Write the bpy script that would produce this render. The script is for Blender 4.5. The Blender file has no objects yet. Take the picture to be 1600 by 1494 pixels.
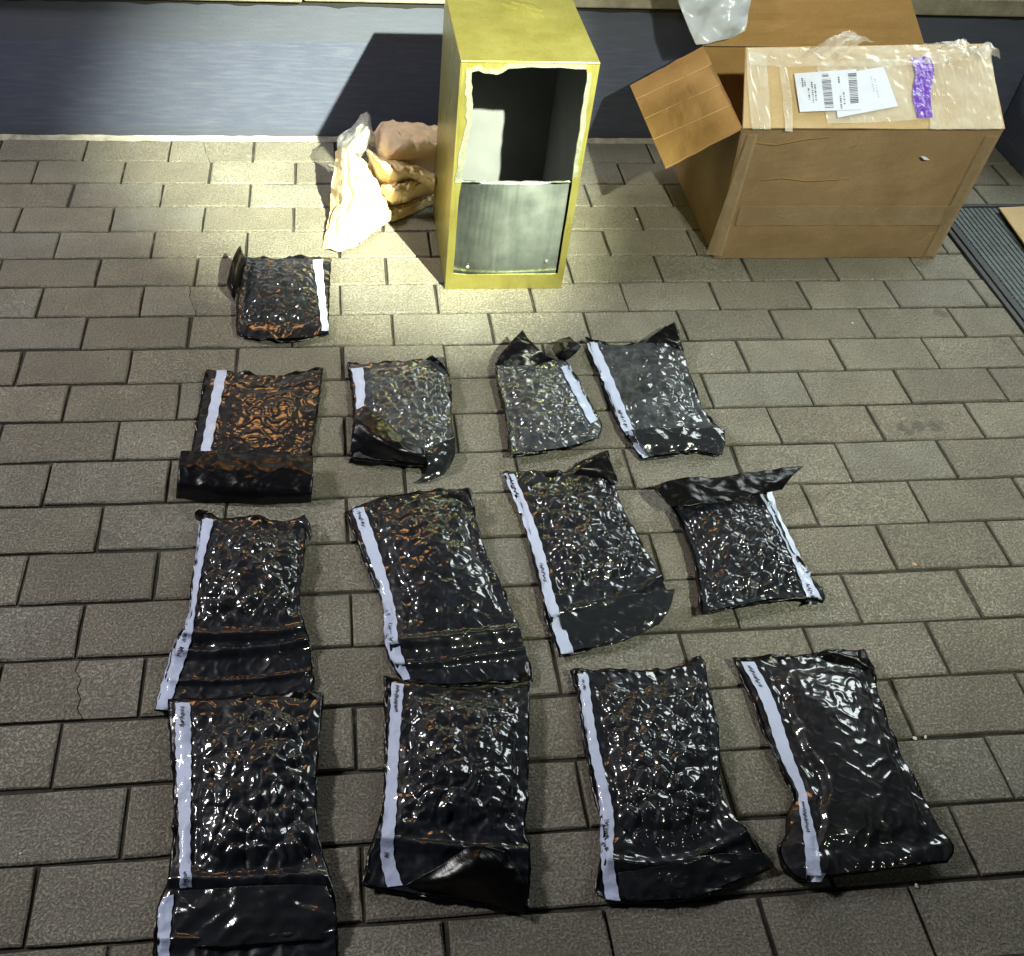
import bpy, bmesh, math, random
import numpy as np
from mathutils import Vector, Matrix, Euler
from mathutils.bvhtree import BVHTree

sc = bpy.context.scene
COL = sc.collection
random.seed(7)

# ---------------------------------------------------------------- camera, light, exposure
CAM_POS = Vector((0.0071, -0.0099, 1.2596))
CAM_ROT = Euler((0.75290, -0.05537, -0.09137), 'XYZ')
FPX, PPX, PPY = 1562.43, 691.31, 749.58            # focal length and optical centre, photograph pixels
cam_d = bpy.data.cameras.new('camera'); cam = bpy.data.objects.new('camera', cam_d); COL.objects.link(cam)
cam.location = CAM_POS; cam.rotation_euler = CAM_ROT
cam_d.sensor_fit = 'HORIZONTAL'; cam_d.sensor_width = 36.0
cam_d.lens = FPX / 1600 * 36.0
cam_d.shift_x = (800 - PPX) / 1600; cam_d.shift_y = (PPY - 747) / 1600
cam_d.clip_start = 0.01; cam_d.clip_end = 500
sc.camera = cam

w = bpy.data.worlds.new('World'); sc.world = w; w.use_nodes = True
wn = w.node_tree.nodes; wl = w.node_tree.links
sky = wn.new('ShaderNodeTexSky'); sky.sky_type = 'NISHITA'; sky.sun_disc = False
sky.sun_elevation = math.radians(-2.0); sky.sun_rotation = math.radians(200)
wl.new(sky.outputs[0], wn['Background'].inputs[0]); wn['Background'].inputs[1].default_value = 0.10

def lamp(name, kind, loc, target, energy, color, **kw):
    d = bpy.data.lights.new(name, kind); o = bpy.data.objects.new(name, d); COL.objects.link(o)
    o.location = loc
    o.rotation_euler = (Vector(target) - Vector(loc)).to_track_quat('-Z', 'Y').to_euler()
    d.energy = energy; d.color = color
    for k, v in kw.items(): setattr(d, k, v)
    return o
# hand torch held to the right of the photographer
TORCH = (1.03, -0.17, 1.92)
lamp('torch', 'SPOT', TORCH, (0.09, 2.20, 0.05), 2900, (0.95, 1.0, 0.70), spot_size=math.radians(23), spot_blend=1.0, shadow_soft_size=0.018)
# the wide spill round the torch's beam
lamp('torch_spill', 'SPOT', TORCH, (0.70, 1.92, 0.0), 250, (0.95, 1.0, 0.78), spot_size=math.radians(62), spot_blend=1.0, shadow_soft_size=0.03)
# lit shop front beyond the wall, to the right
lamp('shop_window_light', 'AREA', (2.15, 2.70, 1.60), (0.8, 1.4, 0.0), 42, (0.90, 1.0, 0.98), shape='RECTANGLE', size=1.3, size_y=0.9)
# white lamp high on the facade, to the left
lamp('facade_lamp', 'AREA', (-2.0, 1.5, 2.0), (-0.2, 0.9, 0.0), 54, (1.0, 0.97, 0.95), shape='RECTANGLE', size=0.45, size_y=0.28)
# warm lamp inside the shop window above the wall
lamp('warm_window_light', 'AREA', (-0.23, 2.72, 1.40), (-0.1, 1.2, 0.0), 3.0, (1.0, 0.46, 0.13), shape='RECTANGLE', size=0.42, size_y=0.34)

sc.view_settings.view_transform = 'Standard'; sc.view_settings.look = 'None'
sc.view_settings.gamma = 1.0; sc.view_settings.exposure = 0.0
sc.view_settings.use_curve_mapping = False

# ---------------------------------------------------------------- geometry helpers
RM = CAM_ROT.to_matrix()
def ray(px, py):
    return (RM @ Vector(((px - PPX) / FPX, -(py - PPY) / FPX, -1.0))).normalized()
def G(px, py, z=0.0):                              # point of the place seen at a pixel, at height z
    d = ray(px, py); t = (z - CAM_POS.z) / d.z
    return CAM_POS + d * t
def PL(px, py, p0, n):                             # point seen at a pixel on a given plane
    d = ray(px, py); p0 = Vector(p0); n = Vector(n)
    return CAM_POS + d * ((p0 - CAM_POS).dot(n) / d.dot(n))

def setp(o, label=None, cat=None, group=None, kind=None):
    if label: o['label'] = label
    if cat: o['category'] = cat
    if group: o['group'] = group
    if kind: o['kind'] = kind
    return o
def link(name, me, parent=None):
    o = bpy.data.objects.new(name, me); COL.objects.link(o)
    if parent: o.parent = parent
    return o
def empty(name, loc):
    o = bpy.data.objects.new(name, None); COL.objects.link(o); o.location = loc
    return o
def mesh(name, verts, faces, mat, parent=None, smooth=False):
    me = bpy.data.meshes.new(name); me.from_pydata([tuple(v) for v in verts], [], faces)
    me.materials.append(mat); me.update()
    if smooth: me.polygons.foreach_set('use_smooth', [True] * len(me.polygons))
    o = link(name, me, parent)
    if parent is not None: o.matrix_parent_inverse = Matrix.Translation(parent.location).inverted() if parent.type == 'EMPTY' else Matrix()
    return o
def box_data(x0, x1, y0, y1, z0, z1):
    v = [(x0,y0,z0),(x1,y0,z0),(x1,y1,z0),(x0,y1,z0),(x0,y0,z1),(x1,y0,z1),(x1,y1,z1),(x0,y1,z1)]
    f = [(0,3,2,1),(4,5,6,7),(0,1,5,4),(1,2,6,5),(2,3,7,6),(3,0,4,7)]
    return v, f
def box(name, x0, x1, y0, y1, z0, z1, mat, parent=None, bevel=0.0):
    v, f = box_data(x0, x1, y0, y1, z0, z1)
    o = mesh(name, v, f, mat, parent)
    if bevel:
        m = o.modifiers.new('b', 'BEVEL'); m.width = bevel; m.segments = 2
    return o
def slab(name, pts, normal, t, mat, parent=None, bevel=0.0, smooth=False):
    n = Vector(normal).normalized() * t; k = len(pts)
    v = [Vector(p) for p in pts] + [Vector(p) - n for p in pts]
    f = [tuple(range(k)), tuple(range(2 * k - 1, k - 1, -1))] + [(i, i + k, (i + 1) % k + k, (i + 1) % k) for i in range(k)]
    # orientation follows the normal given
    a = (v[1] - v[0]).cross(v[2] - v[1])
    if a.dot(n) < 0: f = [tuple(reversed(q)) for q in f]
    o = mesh(name, v, f, mat, parent)
    if bevel:
        m = o.modifiers.new('b', 'BEVEL'); m.width = bevel; m.segments = 2
    return o

# numpy noise
_rng = np.random.default_rng(3)
_PERM = _rng.permutation(4096); _GR = _rng.uniform(0, 2 * math.pi, 4096)
def _h(ix, iy): return _PERM[(_PERM[ix & 4095] + iy) & 4095]
def perlin(x, y):
    ix = np.floor(x).astype(int); iy = np.floor(y).astype(int); fx = x - ix; fy = y - iy
    def g(a, b):
        t = _GR[_h(ix + a, iy + b)]; return np.cos(t) * (fx - a) + np.sin(t) * (fy - b)
    u = fx**3 * (fx * (fx * 6 - 15) + 10); v = fy**3 * (fy * (fy * 6 - 15) + 10)
    return (g(0,0) * (1-u) + g(1,0) * u) * (1-v) + (g(0,1) * (1-u) + g(1,1) * u) * v
def fbm(x, y, o=4):
    s = 0; a = 1.0
    for i in range(o): s = s + a * perlin(x * 2**i + 17.3 * i, y * 2**i + 5.1 * i); a *= 0.5
    return s
_RA = _rng.random((4096, 2))
def worley(x, y):
    ix = np.floor(x).astype(int); iy = np.floor(y).astype(int)
    d1 = np.full(x.shape, 9.0); d2 = np.full(x.shape, 9.0)
    for a in (-1, 0, 1):
        for b in (-1, 0, 1):
            h = _h(ix + a, iy + b); px = ix + a + _RA[h, 0]; py = iy + b + _RA[h, 1]
            d = np.hypot(px - x, py - y)
            d2 = np.minimum(d2, np.maximum(d1, d)); d1 = np.minimum(d1, d)
    return d1, d2
def sstep(a, b, x):
    t = np.clip((x - a) / (b - a), 0, 1); return t * t * (3 - 2 * t)

def polyline(pts, n, sm=True):
    P = np.array(pts, float)
    if sm and len(P) > 2:
        for _ in range(2):
            Q = [P[0]]
            for a, b in zip(P[:-1], P[1:]): Q += [a * .75 + b * .25, a * .25 + b * .75]
            Q.append(P[-1]); P = np.array(Q)
    s = np.concatenate([[0], np.cumsum(np.linalg.norm(np.diff(P, axis=0), axis=1))]); s /= s[-1]
    t = np.linspace(0, 1, n)
    return np.stack([np.interp(t, s, P[:, i]) for i in range(P.shape[1])], -1)
def coons(L, R, T, B, nu, nv):
    l = polyline(L, nv); r = polyline(R, nv); t = polyline(T, nu); b = polyline(B, nu)
    u = np.linspace(0, 1, nu)[None, :, None]; v = np.linspace(0, 1, nv)[:, None, None]
    return ((1-u) * l[:, None] + u * r[:, None] + (1-v) * t[None] + v * b[None]
            - ((1-u) * (1-v) * l[0] + u * (1-v) * r[0] + (1-u) * v * l[-1] + u * v * r[-1]))
def grid_faces(nv, nu, flip=False):
    f = []
    for j in range(nv - 1):
        for i in range(nu - 1):
            a = j * nu + i; q = (a, a + nu, a + nu + 1, a + 1)
            f.append(tuple(reversed(q)) if flip else q)
    return f
def grid_mesh(name, P, mat, parent=None, thick=0.0):
    nv, nu = P.shape[:2]
    o = mesh(name, P.reshape(-1, 3).tolist(), grid_faces(nv, nu), mat, parent, True)
    if thick:
        m = o.modifiers.new('s', 'SOLIDIFY'); m.thickness = thick; m.offset = 0
    return o
def crom(P, n):                                   # Catmull-Rom along axis 0
    P = np.concatenate([[2 * P[0] - P[1]], P, [2 * P[-1] - P[-2]]]); k = len(P) - 3
    t = np.linspace(0, k, n); i = np.minimum(t.astype(int), k - 1); f = (t - i).reshape((-1,) + (1,) * (P.ndim - 1))
    a, b, c, d = P[i], P[i+1], P[i+2], P[i+3]
    return 0.5 * (2*b + (c-a)*f + (2*a-5*b+4*c-d)*f*f + (3*b-a-3*c+d)*f**3)
def patch(name, ctrl, mat, parent, nv=40, nu=40, noise=0.002, nscale=30, thick=0.0006, seed=0, zmin=0.0015, pleat=0.0, np_=5):
    """a film or sheet through a small grid of control points given as (pixel x, pixel y, height)"""
    C = np.array([[tuple(G(x, y, z)) for (x, y, z) in row] for row in ctrl], float)
    P = crom(C, nv); P = crom(P.transpose(1, 0, 2), nu).transpose(1, 0, 2)
    n = fbm(P[..., 0] * nscale + seed * 3.7, P[..., 1] * nscale + P[..., 2] * nscale * .7 + seed, 3)
    r = 1 - np.abs(perlin(P[..., 0] * nscale * 1.3 + seed, P[..., 1] * nscale * 1.3 + P[..., 2] * nscale)) * 3
    P[..., 2] += noise * n + noise * .6 * np.clip(r, 0, 1); P[..., 0] += noise * .4 * n
    if pleat:
        u = np.linspace(0, 1, nu)[None, :]; v = np.linspace(0, 1, nv)[:, None]
        ph = np.pi * (u * np_ + 1.3 * fbm(u * 2.3 + seed + 0 * v, v * 2.3 + seed, 3)); wv = np.abs(np.sin(ph)) ** .8 - .45
        wv = wv + .45 * (np.abs(np.sin(ph * 2.3 + 3 * v + seed)) - .5)
        win = (.35 + .65 * np.sin(np.pi * np.clip(v * 1.1, 0, 1))); P[..., 2] += pleat * wv * win; P[..., 1] -= .5 * pleat * wv * win
    P[..., 2] = np.maximum(P[..., 2], zmin)
    return grid_mesh(name, P, mat, parent, thick)

# ---------------------------------------------------------------- materials
class M:
    def __init__(s, name):
        s.m = bpy.data.materials.new(name); s.m.use_nodes = True; s.n = s.m.node_tree.nodes; s.l = s.m.node_tree.links
        s.b = s.n['Principled BSDF']
    def nd(s, t, **kw):
        o = s.n.new(t)
        for k, v in kw.items():
            if k in o.inputs: o.inputs[k].default_value = v
            else: setattr(o, k, v)
        return o
    def set(s, **kw):
        for k, v in kw.items():
            i = s.b.inputs[k.replace('_', ' ')]
            if isinstance(v, (tuple, list)) and len(v) == 3: v = (*v, 1)
            i.default_value = v
        return s
    def co(s, kind='Object', scale=(1,1,1), rot=(0,0,0)):
        c = s.nd('ShaderNodeTexCoord'); mp = s.nd('ShaderNodeMapping'); mp.inputs['Scale'].default_value = scale; mp.inputs['Rotation'].default_value = rot
        s.l.new(c.outputs[kind], mp.inputs[0]); return mp.outputs[0]
    def wco(s, scale=(1,1,1)):
        c = s.nd('ShaderNodeNewGeometry'); mp = s.nd('ShaderNodeMapping'); mp.inputs['Scale'].default_value = scale
        s.l.new(c.outputs['Position'], mp.inputs[0]); return mp.outputs[0]
    def noise(s, co, scale, detail=4, rough=.55, dist=0):
        t = s.nd('ShaderNodeTexNoise'); t.inputs['Scale'].default_value = scale; t.inputs['Detail'].default_value = detail
        t.inputs['Roughness'].default_value = rough; t.inputs['Distortion'].default_value = dist; s.l.new(co, t.inputs['Vector']); return t.outputs['Fac']
    def ramp(s, fac, stops):
        r = s.nd('ShaderNodeValToRGB'); e = r.color_ramp.elements
        while len(e) < len(stops): e.new(0.5)
        for q, (p, c) in zip(e, stops): q.position = p; q.color = (*c, 1) if len(c) == 3 else c
        s.l.new(fac, r.inputs[0]); return r.outputs[0]
    def mix(s, fac, a, b, mode='MIX'):
        x = s.nd('ShaderNodeMix'); x.data_type = 'RGBA'; x.blend_type = mode
        for sock, val in ((x.inputs[0], fac), (x.inputs[6], a), (x.inputs[7], b)):
            if hasattr(val, 'is_output'): s.l.new(val, sock)
            elif isinstance(val, (int, float)): sock.default_value = val
            else: sock.default_value = (*val, 1)
        return x.outputs[2]
    def math(s, op, a, b=0.0, c=None):
        x = s.nd('ShaderNodeMath'); x.operation = op
        for i, val in enumerate((a, b) if c is None else (a, b, c)):
            if hasattr(val, 'is_output'): s.l.new(val, x.inputs[i])
            else: x.inputs[i].default_value = val
        return x.outputs[0]
    def bump(s, h, strength, dist, prev=None):
        b = s.nd('ShaderNodeBump'); b.inputs['Strength'].default_value = strength; b.inputs['Distance'].default_value = dist
        s.l.new(h, b.inputs['Height'])
        if prev is not None: s.l.new(prev, b.inputs['Normal'])
        return b.outputs[0]
    def out(s, **kw):
        for k, v in kw.items(): s.l.new(v, s.b.inputs[k.replace('_', ' ')])
        return s.m

def mat_paver():
    m = M('paver concrete'); co = m.wco()
    oi = m.nd('ShaderNodeObjectInfo').outputs['Random']
    base = m.ramp(oi, [(0, (.27,.25,.212)), (.25, (.36,.34,.285)), (.5, (.31,.288,.238)), (.75, (.40,.378,.32)), (1, (.33,.325,.295))])
    big = m.noise(co, 9, 5, .6)
    c = m.mix(m.ramp(big, [(.35, (0,0,0)), (.7, (1,1,1))]), m.mix(.55, base, (.20,.185,.155)), base)
    warm = m.noise(co, 4.3, 2); c = m.mix(m.ramp(warm, [(.5, (0,0,0)), (.75, (.45,.45,.45))]), c, (.35,.305,.26))
    # pitted face
    p1 = m.noise(co, 270, 4, .7, 0); pit = m.ramp(p1, [(.34, (1,1,1)), (.56, (0,0,0))])
    p2 = m.noise(co, 520, 2, .6); grit = m.ramp(p2, [(.3, (.72,.72,.72)), (.7, (1.18,1.18,1.18))])
    c = m.mix(1.0, c, grit, 'MULTIPLY')
    c = m.mix(m.math('MULTIPLY', pit, .52), c, (.075,.066,.054))
    # a dark spill
    g = m.nd('ShaderNodeNewGeometry').outputs['Position']
    for (px, py, r) in STAINS:
        q = G(px, py)
        v = m.nd('ShaderNodeVectorMath'); v.operation = 'DISTANCE'; m.l.new(g, v.inputs[0]); v.inputs[1].default_value = q
        d = m.math('ADD', v.outputs['Value'], m.math('MULTIPLY', m.math('SUBTRACT', m.noise(co, 45, 4), .5), .05))
        c = m.mix(m.math('MULTIPLY', m.ramp(m.math('DIVIDE', d, r * 2), [(.3, (1,1,1)), (.62, (0,0,0))]), .45), c, (.06,.062,.066))
    h = m.math('SUBTRACT', m.math('MULTIPLY', p2, .25), pit)
    n = m.bump(h, .9, .0022); n = m.bump(m.noise(co, 40, 3), .25, .004, n)
    m.set(Roughness=.78, Specular_IOR_Level=.35)
    return m.out(Base_Color=c, Normal=n)
STAINS = [(1412, 669, .016), (1436, 667, .014), (1458, 663, .015), (1470, 490, .016)]
PAVER = mat_paver()
def mat_joint():
    m = M('joint sand'); co = m.wco(); f = m.noise(co, 22, 4, .6)
    c = m.ramp(f, [(.3, (.018,.016,.013)), (.6, (.05,.045,.037)), (.75, (.19,.175,.145))])
    return m.set(Roughness=.95).out(Base_Color=c, Normal=m.bump(m.noise(co, 300, 3), .6, .003))
JOINT = mat_joint()
def mat_wallpaint():
    m = M('slate blue wall paint'); co = m.wco()
    c = m.ramp(m.noise(co, 3.2, 5, .6), [(.3, (.062,.070,.116)), (.7, (.086,.098,.158))])
    st = m.noise(m.wco((2.0, 1, 22)), 6, 4, .6)
    c = m.mix(m.ramp(st, [(.45, (0,0,0)), (.75, (.35,.35,.35))]), c, (.15,.16,.20))
    sep = m.nd('ShaderNodeSeparateXYZ'); m.l.new(m.nd('ShaderNodeNewGeometry').outputs['Position'], sep.inputs[0])
    zz = m.math('ADD', sep.outputs['Z'], m.math('MULTIPLY', m.math('SUBTRACT', m.noise(co, 14, 3), .5), .012))
    band = m.ramp(zz, [(.2385, (0,0,0)), (.2435, (.6,.6,.6))])            # an older, darker coat of paint along the top
    c = m.mix(band, c, (.075,.082,.108))
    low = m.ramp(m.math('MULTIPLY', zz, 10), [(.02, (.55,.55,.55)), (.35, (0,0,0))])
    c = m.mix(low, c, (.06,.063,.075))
    m.set(Roughness=.62, Specular_IOR_Level=.3)
    return m.out(Base_Color=c, Normal=m.bump(m.noise(co, 120, 4), .3, .002))
WALL = mat_wallpaint()
def mat_simple(name, col, rough, metallic=0, spec=.5, var=.25, scale=30, bump=.2, bd=.001, coat=0):
    m = M(name); co = m.wco()
    c = m.ramp(m.noise(co, scale, 4), [(.25, tuple(x * (1 - var) for x in col)), (.75, tuple(min(1, x * (1 + var)) for x in col))])
    m.set(Roughness=rough, Metallic=metallic, Specular_IOR_Level=spec, Coat_Weight=coat, Coat_Roughness=.05)
    return m.out(Base_Color=c, Normal=m.bump(m.noise(co, scale * 6, 3), bump, bd))
COPING = mat_simple('coping stone', (.25,.228,.17), .8, scale=25, var=.35, bump=.5, bd=.003)
SEAL = mat_simple('black sealant', (.012,.012,.013), .6)
MORTAR = mat_simple('pale mortar', (.36,.34,.29), .9, scale=40, var=.4, bump=.6, bd=.004)
def mat_gold():
    m = M('gold painted steel'); co = m.wco()
    st = m.noise(m.wco((60, 60, 3)), 5, 4)
    c = m.ramp(m.noise(co, 14, 5, .6), [(.3, (.28,.25,.065)), (.7, (.38,.35,.11))])
    m.set(Metallic=.75, Specular_IOR_Level=.5)
    r = m.ramp(st, [(.3, (.24,.24,.24)), (.7, (.44,.44,.44))])
    n = m.bump(m.noise(co, 25, 3), .12, .004); n = m.bump(m.noise(co, 260, 3), .12, .001, n)
    return m.out(Base_Color=c, Roughness=r, Normal=n)
GOLD = mat_gold()
def mat_steel():
    m = M('brushed steel'); co = m.wco((7, 7, 120))
    c = m.ramp(m.noise(m.wco(), 16, 4), [(.3, (.06,.07,.07)), (.7, (.13,.145,.14))])
    n = m.bump(m.noise(m.wco((40, 40, 400)), 2.2, 3, .6, 1.2), .06, .002)
    n = m.bump(m.noise(m.wco((14, 14, 2)), 2.0, 2), .05, .02, n)
    tg = m.nd('ShaderNodeTangent'); tg.direction_type = 'RADIAL'; tg.axis = 'Z'; m.l.new(tg.outputs[0], m.b.inputs['Tangent'])
    m.set(Metallic=1.0, Roughness=.33, Anisotropic=.9, Anisotropic_Rotation=.25)
    return m.out(Base_Color=c, Normal=n)
STEEL = mat_steel()
RAW = mat_simple('ground bright metal edge', (.24,.25,.20), .42, metallic=.6, scale=60, var=.3, bump=.5, bd=.002)
INNER = mat_simple('grey primer', (.12,.125,.135), .6, metallic=.0, scale=12, var=.15)
RIVET = mat_simple('rivet steel', (.75,.76,.74), .25, metallic=.9, var=.05)
def mat_card(name, a, b):
    m = M(name); co = m.wco()
    c = m.ramp(m.noise(co, 12, 5, .6), [(.3, a), (.7, b)])
    c = m.mix(m.ramp(m.noise(co, 350, 2), [(.35, (.25,.25,.25)), (.6, (0,0,0))]), c, tuple(x * .6 for x in a))
    scuff = m.noise(m.wco((3, 3, 30)), 7, 5, .65)
    c = m.mix(m.ramp(scuff, [(.62, (0,0,0)), (.74, (.35,.35,.35))]), c, tuple(min(1, x * 1.5) for x in b))
    n = m.bump(m.noise(co, 9, 3), .3, .006); n = m.bump(m.noise(m.wco((160, 6, 6)), 1.0, 2), .08, .001, n)
    m.set(Roughness=.72, Specular_IOR_Level=.25)
    return m.out(Base_Color=c, Normal=n)
CARD = mat_card('brown corrugated board', (.215,.14,.072), (.285,.19,.105))
CARDIN = mat_card('board inner face', (.37,.215,.08), (.43,.26,.10))
KRAFT = mat_card('pale and brightly lit board', (.50,.36,.19), (.58,.43,.24))
def mat_film(name, tint, transp, rough, bump, bscale, spec=.6):
    m = M(name); co = m.wco(); m.set(Base_Color=tint, Roughness=rough, Specular_IOR_Level=spec, Coat_Weight=.6, Coat_Roughness=.05)
    n = m.bump(m.noise(co, bscale, 4, .6, 1.5), bump, .004)
    m.l.new(n, m.b.inputs['Normal']); m.l.new(n, m.b.inputs['Coat Normal'])
    t = m.nd('ShaderNodeBsdfTransparent'); mx = m.nd('ShaderNodeMixShader')
    f = m.ramp(m.noise(co, bscale * .6, 3), [(.35, (transp,) * 3), (.65, (max(0, transp - .22),) * 3)])
    m.l.new(f, mx.inputs[0]); m.l.new(m.b.outputs[0], mx.inputs[1]); m.l.new(t.outputs[0], mx.inputs[2])
    m.l.new(mx.outputs[0], m.n['Material Output'].inputs['Surface'])
    return m.m
TAPE = mat_film('clear packing tape', (.90,.87,.78), .74, .14, .22, 20)
CLEAR = mat_film('clear plastic film', (.62,.62,.60), .55, .22, .8, 30)
MILKY = mat_film('milky plastic film', (.62,.67,.76), .30, .25, .4, 10)
def mat_pouch(name, col, amp, scale, haze=.0, crough=.085):
    """clear shrunk film: a mirror-like skin over dark contents"""
    m = M(name); co = m.wco()
    cc = m.ramp(m.noise(co, 45, 4, .6), [(.3, tuple(x * .35 for x in col)), (.72, tuple(x * 1.6 + haze for x in col))])
    n = m.bump(m.noise(co, scale, 2, .5, .3), amp, .004)
    m.set(Roughness=.42, Specular_IOR_Level=.25, Coat_Weight=1.0, Coat_Roughness=crough, Coat_IOR=1.6)
    m.l.new(n, m.b.inputs['Coat Normal'])
    return m.out(Base_Color=cc, Normal=n)
POUCH = mat_pouch('vacuum film over dark contents', (.009,.011,.017), .05, 30)
POUCH_G = mat_pouch('greyish vacuum film with painted sheen', (.040,.047,.058), .06, 32, .012, .11)  # grey sheen of the brighter-lit bags is put into this base colour
POUCH_S = mat_pouch('smooth vacuum film', (.010,.0105,.014), .03, 14)
def mat_black(name, col, rough, amp, scale):
    m = M(name); co = m.wco()
    n = m.bump(m.noise(co, scale, 4, .6, 1.2), amp, .005); n = m.bump(m.noise(co, 900, 1), .12, .0006, n)
    m.set(Base_Color=col, Roughness=rough, Specular_IOR_Level=.35)
    return m.out(Normal=n)
BLACK = mat_black('black plastic film', (.003,.003,.0035), .28, .30, 24)
SHEEN = mat_black('embossed black film', (.003,.003,.005), .28, .30, 22)
CLEARBAG = mat_film('clear bag end', (.022,.025,.030), .34, .18, .35, 16)
STRIP = mat_simple('white write-on strip', (.50,.57,.80), .5, scale=18, var=.07, bump=.45, bd=.003, coat=.4)
INK = mat_simple('ink', (.02,.02,.03), .6)
def mat_cloth(name, a, b, trans):
    m = M(name); co = m.wco(); c = m.ramp(m.noise(co, 14, 4), [(.3, a), (.7, b)])
    m.set(Roughness=.55, Specular_IOR_Level=.35, Subsurface_Weight=trans, Subsurface_Scale=.01)
    m.b.inputs['Subsurface Radius'].default_value = (1, .6, .3)
    n = m.bump(m.noise(co, 30, 4, .6, 1.0), .5, .006)
    return m.out(Base_Color=c, Normal=n)
CREAM = mat_cloth('cream plastic sheet', (.62,.46,.25), (.74,.58,.34), .15)
PEACH = mat_cloth('peach plastic bag', (.66,.47,.31), (.74,.56,.40), .15)
RUBBER = mat_simple('black rubber', (.022,.024,.025), .55, scale=50, var=.3, bump=.4)
GRID = mat_simple('grey mat ribs', (.075,.09,.095), .6, scale=60, var=.35, bump=.4)
PAPER = mat_simple('label paper', (.66,.70,.84), .55, scale=40, var=.05, bump=.15)
PURPLE = mat_film('purple sticker film', (.17,.06,.52), .12, .25, .8, 50)
PRINT = mat_simple('grey print', (.12,.12,.16), .7)
LEAF = mat_simple('dry leaf', (.55,.30,.12), .7)
CHIP = mat_simple('pale stone chip', (.62,.60,.55), .7)
VIOLET = mat_simple('violet carton', (.16,.07,.24), .5)
ORANGE = mat_simple('orange carton edge', (.55,.25,.12), .5)

# ---------------------------------------------------------------- ground and paving
v, f = box_data(-60, 60, -60, 60, -0.10, -0.030)
setp(mesh('ground', v, f, JOINT), 'dark bare ground under and around the paving', 'ground', kind='structure')
W, L, Y0 = 0.1, 0.2, 2.3281
v, f = box_data(-4, 5, -3, 2.345, -0.029, -0.0055)
pave = setp(mesh('pavement', v, f, JOINT), 'grey paving of oblong blocks laid in running bond', 'pavement', kind='structure')

def paver_bm(seed, x1=L, edge=0.0022, lx=None):
    """block with worn, uneven top edges, origin at its corner"""
    r = random.Random(seed); g = 0.0031
    def ring(ins, z, jit):
        p = []
        n = 5
        for i in range(n): p.append((g + ins + (x1 - 2*g - 2*ins) * i / n, g + ins))
        for i in range(2): p.append((x1 - g - ins, g + ins + (W - 2*g - 2*ins) * i / 2))
        for i in range(n): p.append((x1 - g - ins - (x1 - 2*g - 2*ins) * i / n, W - g - ins))
        for i in range(2): p.append((g + ins, W - g - ins - (W - 2*g - 2*ins) * i / 2))
        return [(x + r.uniform(-jit, jit), y + r.uniform(-jit, jit), z) for x, y in p]
    a = ring(0, -.029, 0); b = ring(0, -edge, .0009); c = ring(edge, 0, .0009); k = len(a)
    vs = a + b + c; fs = []
    for o in (0, k):
        for i in range(k): fs.append((o + i, o + (i+1) % k, o + k + (i+1) % k, o + k + i))
    fs.append(tuple(range(2*k, 3*k)))
    return vs, fs
PV = []
for s in range(8):
    vs, fs = paver_bm(s, edge=random.uniform(.0016, .003))
    me = bpy.data.meshes.new('paver'); me.from_pydata(vs, [], fs); me.materials.append(PAVER); me.update(); PV.append((me, vs, fs))
def inview(x, y):
    d = RM.transposed() @ (Vector((x, y, 0)) - CAM_POS)
    return d.z < 0 and -12 < PPX + FPX * d.x / -d.z < 1612 and y < 2.4 and PPY - FPX * d.y / -d.z < 1506
MATX, MATY = 1.458, 2.036
cracks = {(0, G(322, 232).x): .3, (6, G(300, 470).x): .3, (15, G(124, 1070).x): .4}
restv, restf = [], []; count = 0
for k in range(51, -1, -1):                          # nearest rows first
    off = (-.679 if k % 2 else -.579) + random.uniform(-.0025, .0025)
    ya = Y0 - (k + 1) * W
    for n in range(-17, 27):
        x0 = off + n * L
        if x0 < -3.95 or x0 > 4.7: continue
        xe = L
        if ya + W > 1.0 and ya < MATY - .02 and x0 + L > MATX and x0 < 2.35:       # cut against the mat frame
            xe = MATX - x0 - .001
            if xe < .025: continue
        vis = inview(x0 + .1, ya + .05) or inview(x0, ya + .05) or inview(x0 + L, ya + .05) or inview(x0 + .1, ya + W) or inview(x0 + .01, ya + W) or inview(x0 + L, ya + W) or inview(x0 + .01, ya)
        dz = random.uniform(-.0011, .0008); jx = random.uniform(-.0012, .0012); jy = random.uniform(-.0008, .0008)
        me, vs, fs = random.choice(PV)
        if xe < L:
            vs, fs = paver_bm(random.random(), xe)
            me = bpy.data.meshes.new('paver'); me.from_pydata(vs, [], fs); me.materials.append(PAVER)
        ck = [c for c in cracks if c[0] == k and x0 < c[1] < x0 + L]
        if ck and vis:                             # a block broken in two along a jagged line
            xc = ck[0][1] - x0; r = random.Random(k)
            line = [(xc + r.uniform(-.004, .004) + (i - 3) * -.003, .0026 + (W - .0052) * i / 6) for i in range(7)]
            for side in (0, 1):
                e = .0007 * (1 if side else -1)
                poly = [(x + e, y) for x, y in line]
                poly = poly + [(L - .003, W - .0026), (L - .003, .0026)] if side else poly + [(.003, W - .0026), (.003, .0026)]
                o = slab('paver', [(x, y, 0) for x, y in poly], (0, 0, 1), .028, PAVER)
                o.parent = pave; o.location = (x0, ya, dz - (.0012 if side else 0)); count += 1
            continue
        if vis and count < 298:
            o = link('paver', me, pave); o.location = (x0 + jx, ya + jy, dz); o.rotation_euler.z = random.uniform(-.004, .004); count += 1
        else:
            b0 = len(restv); restv += [(x + x0, y + ya, z + dz) for x, y, z in vs]; restf += [tuple(i + b0 for i in q) for q in fs]
print('pavers', count)
setp(mesh('outer_paving', restv, restf, PAVER, pave), kind='stuff')

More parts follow.
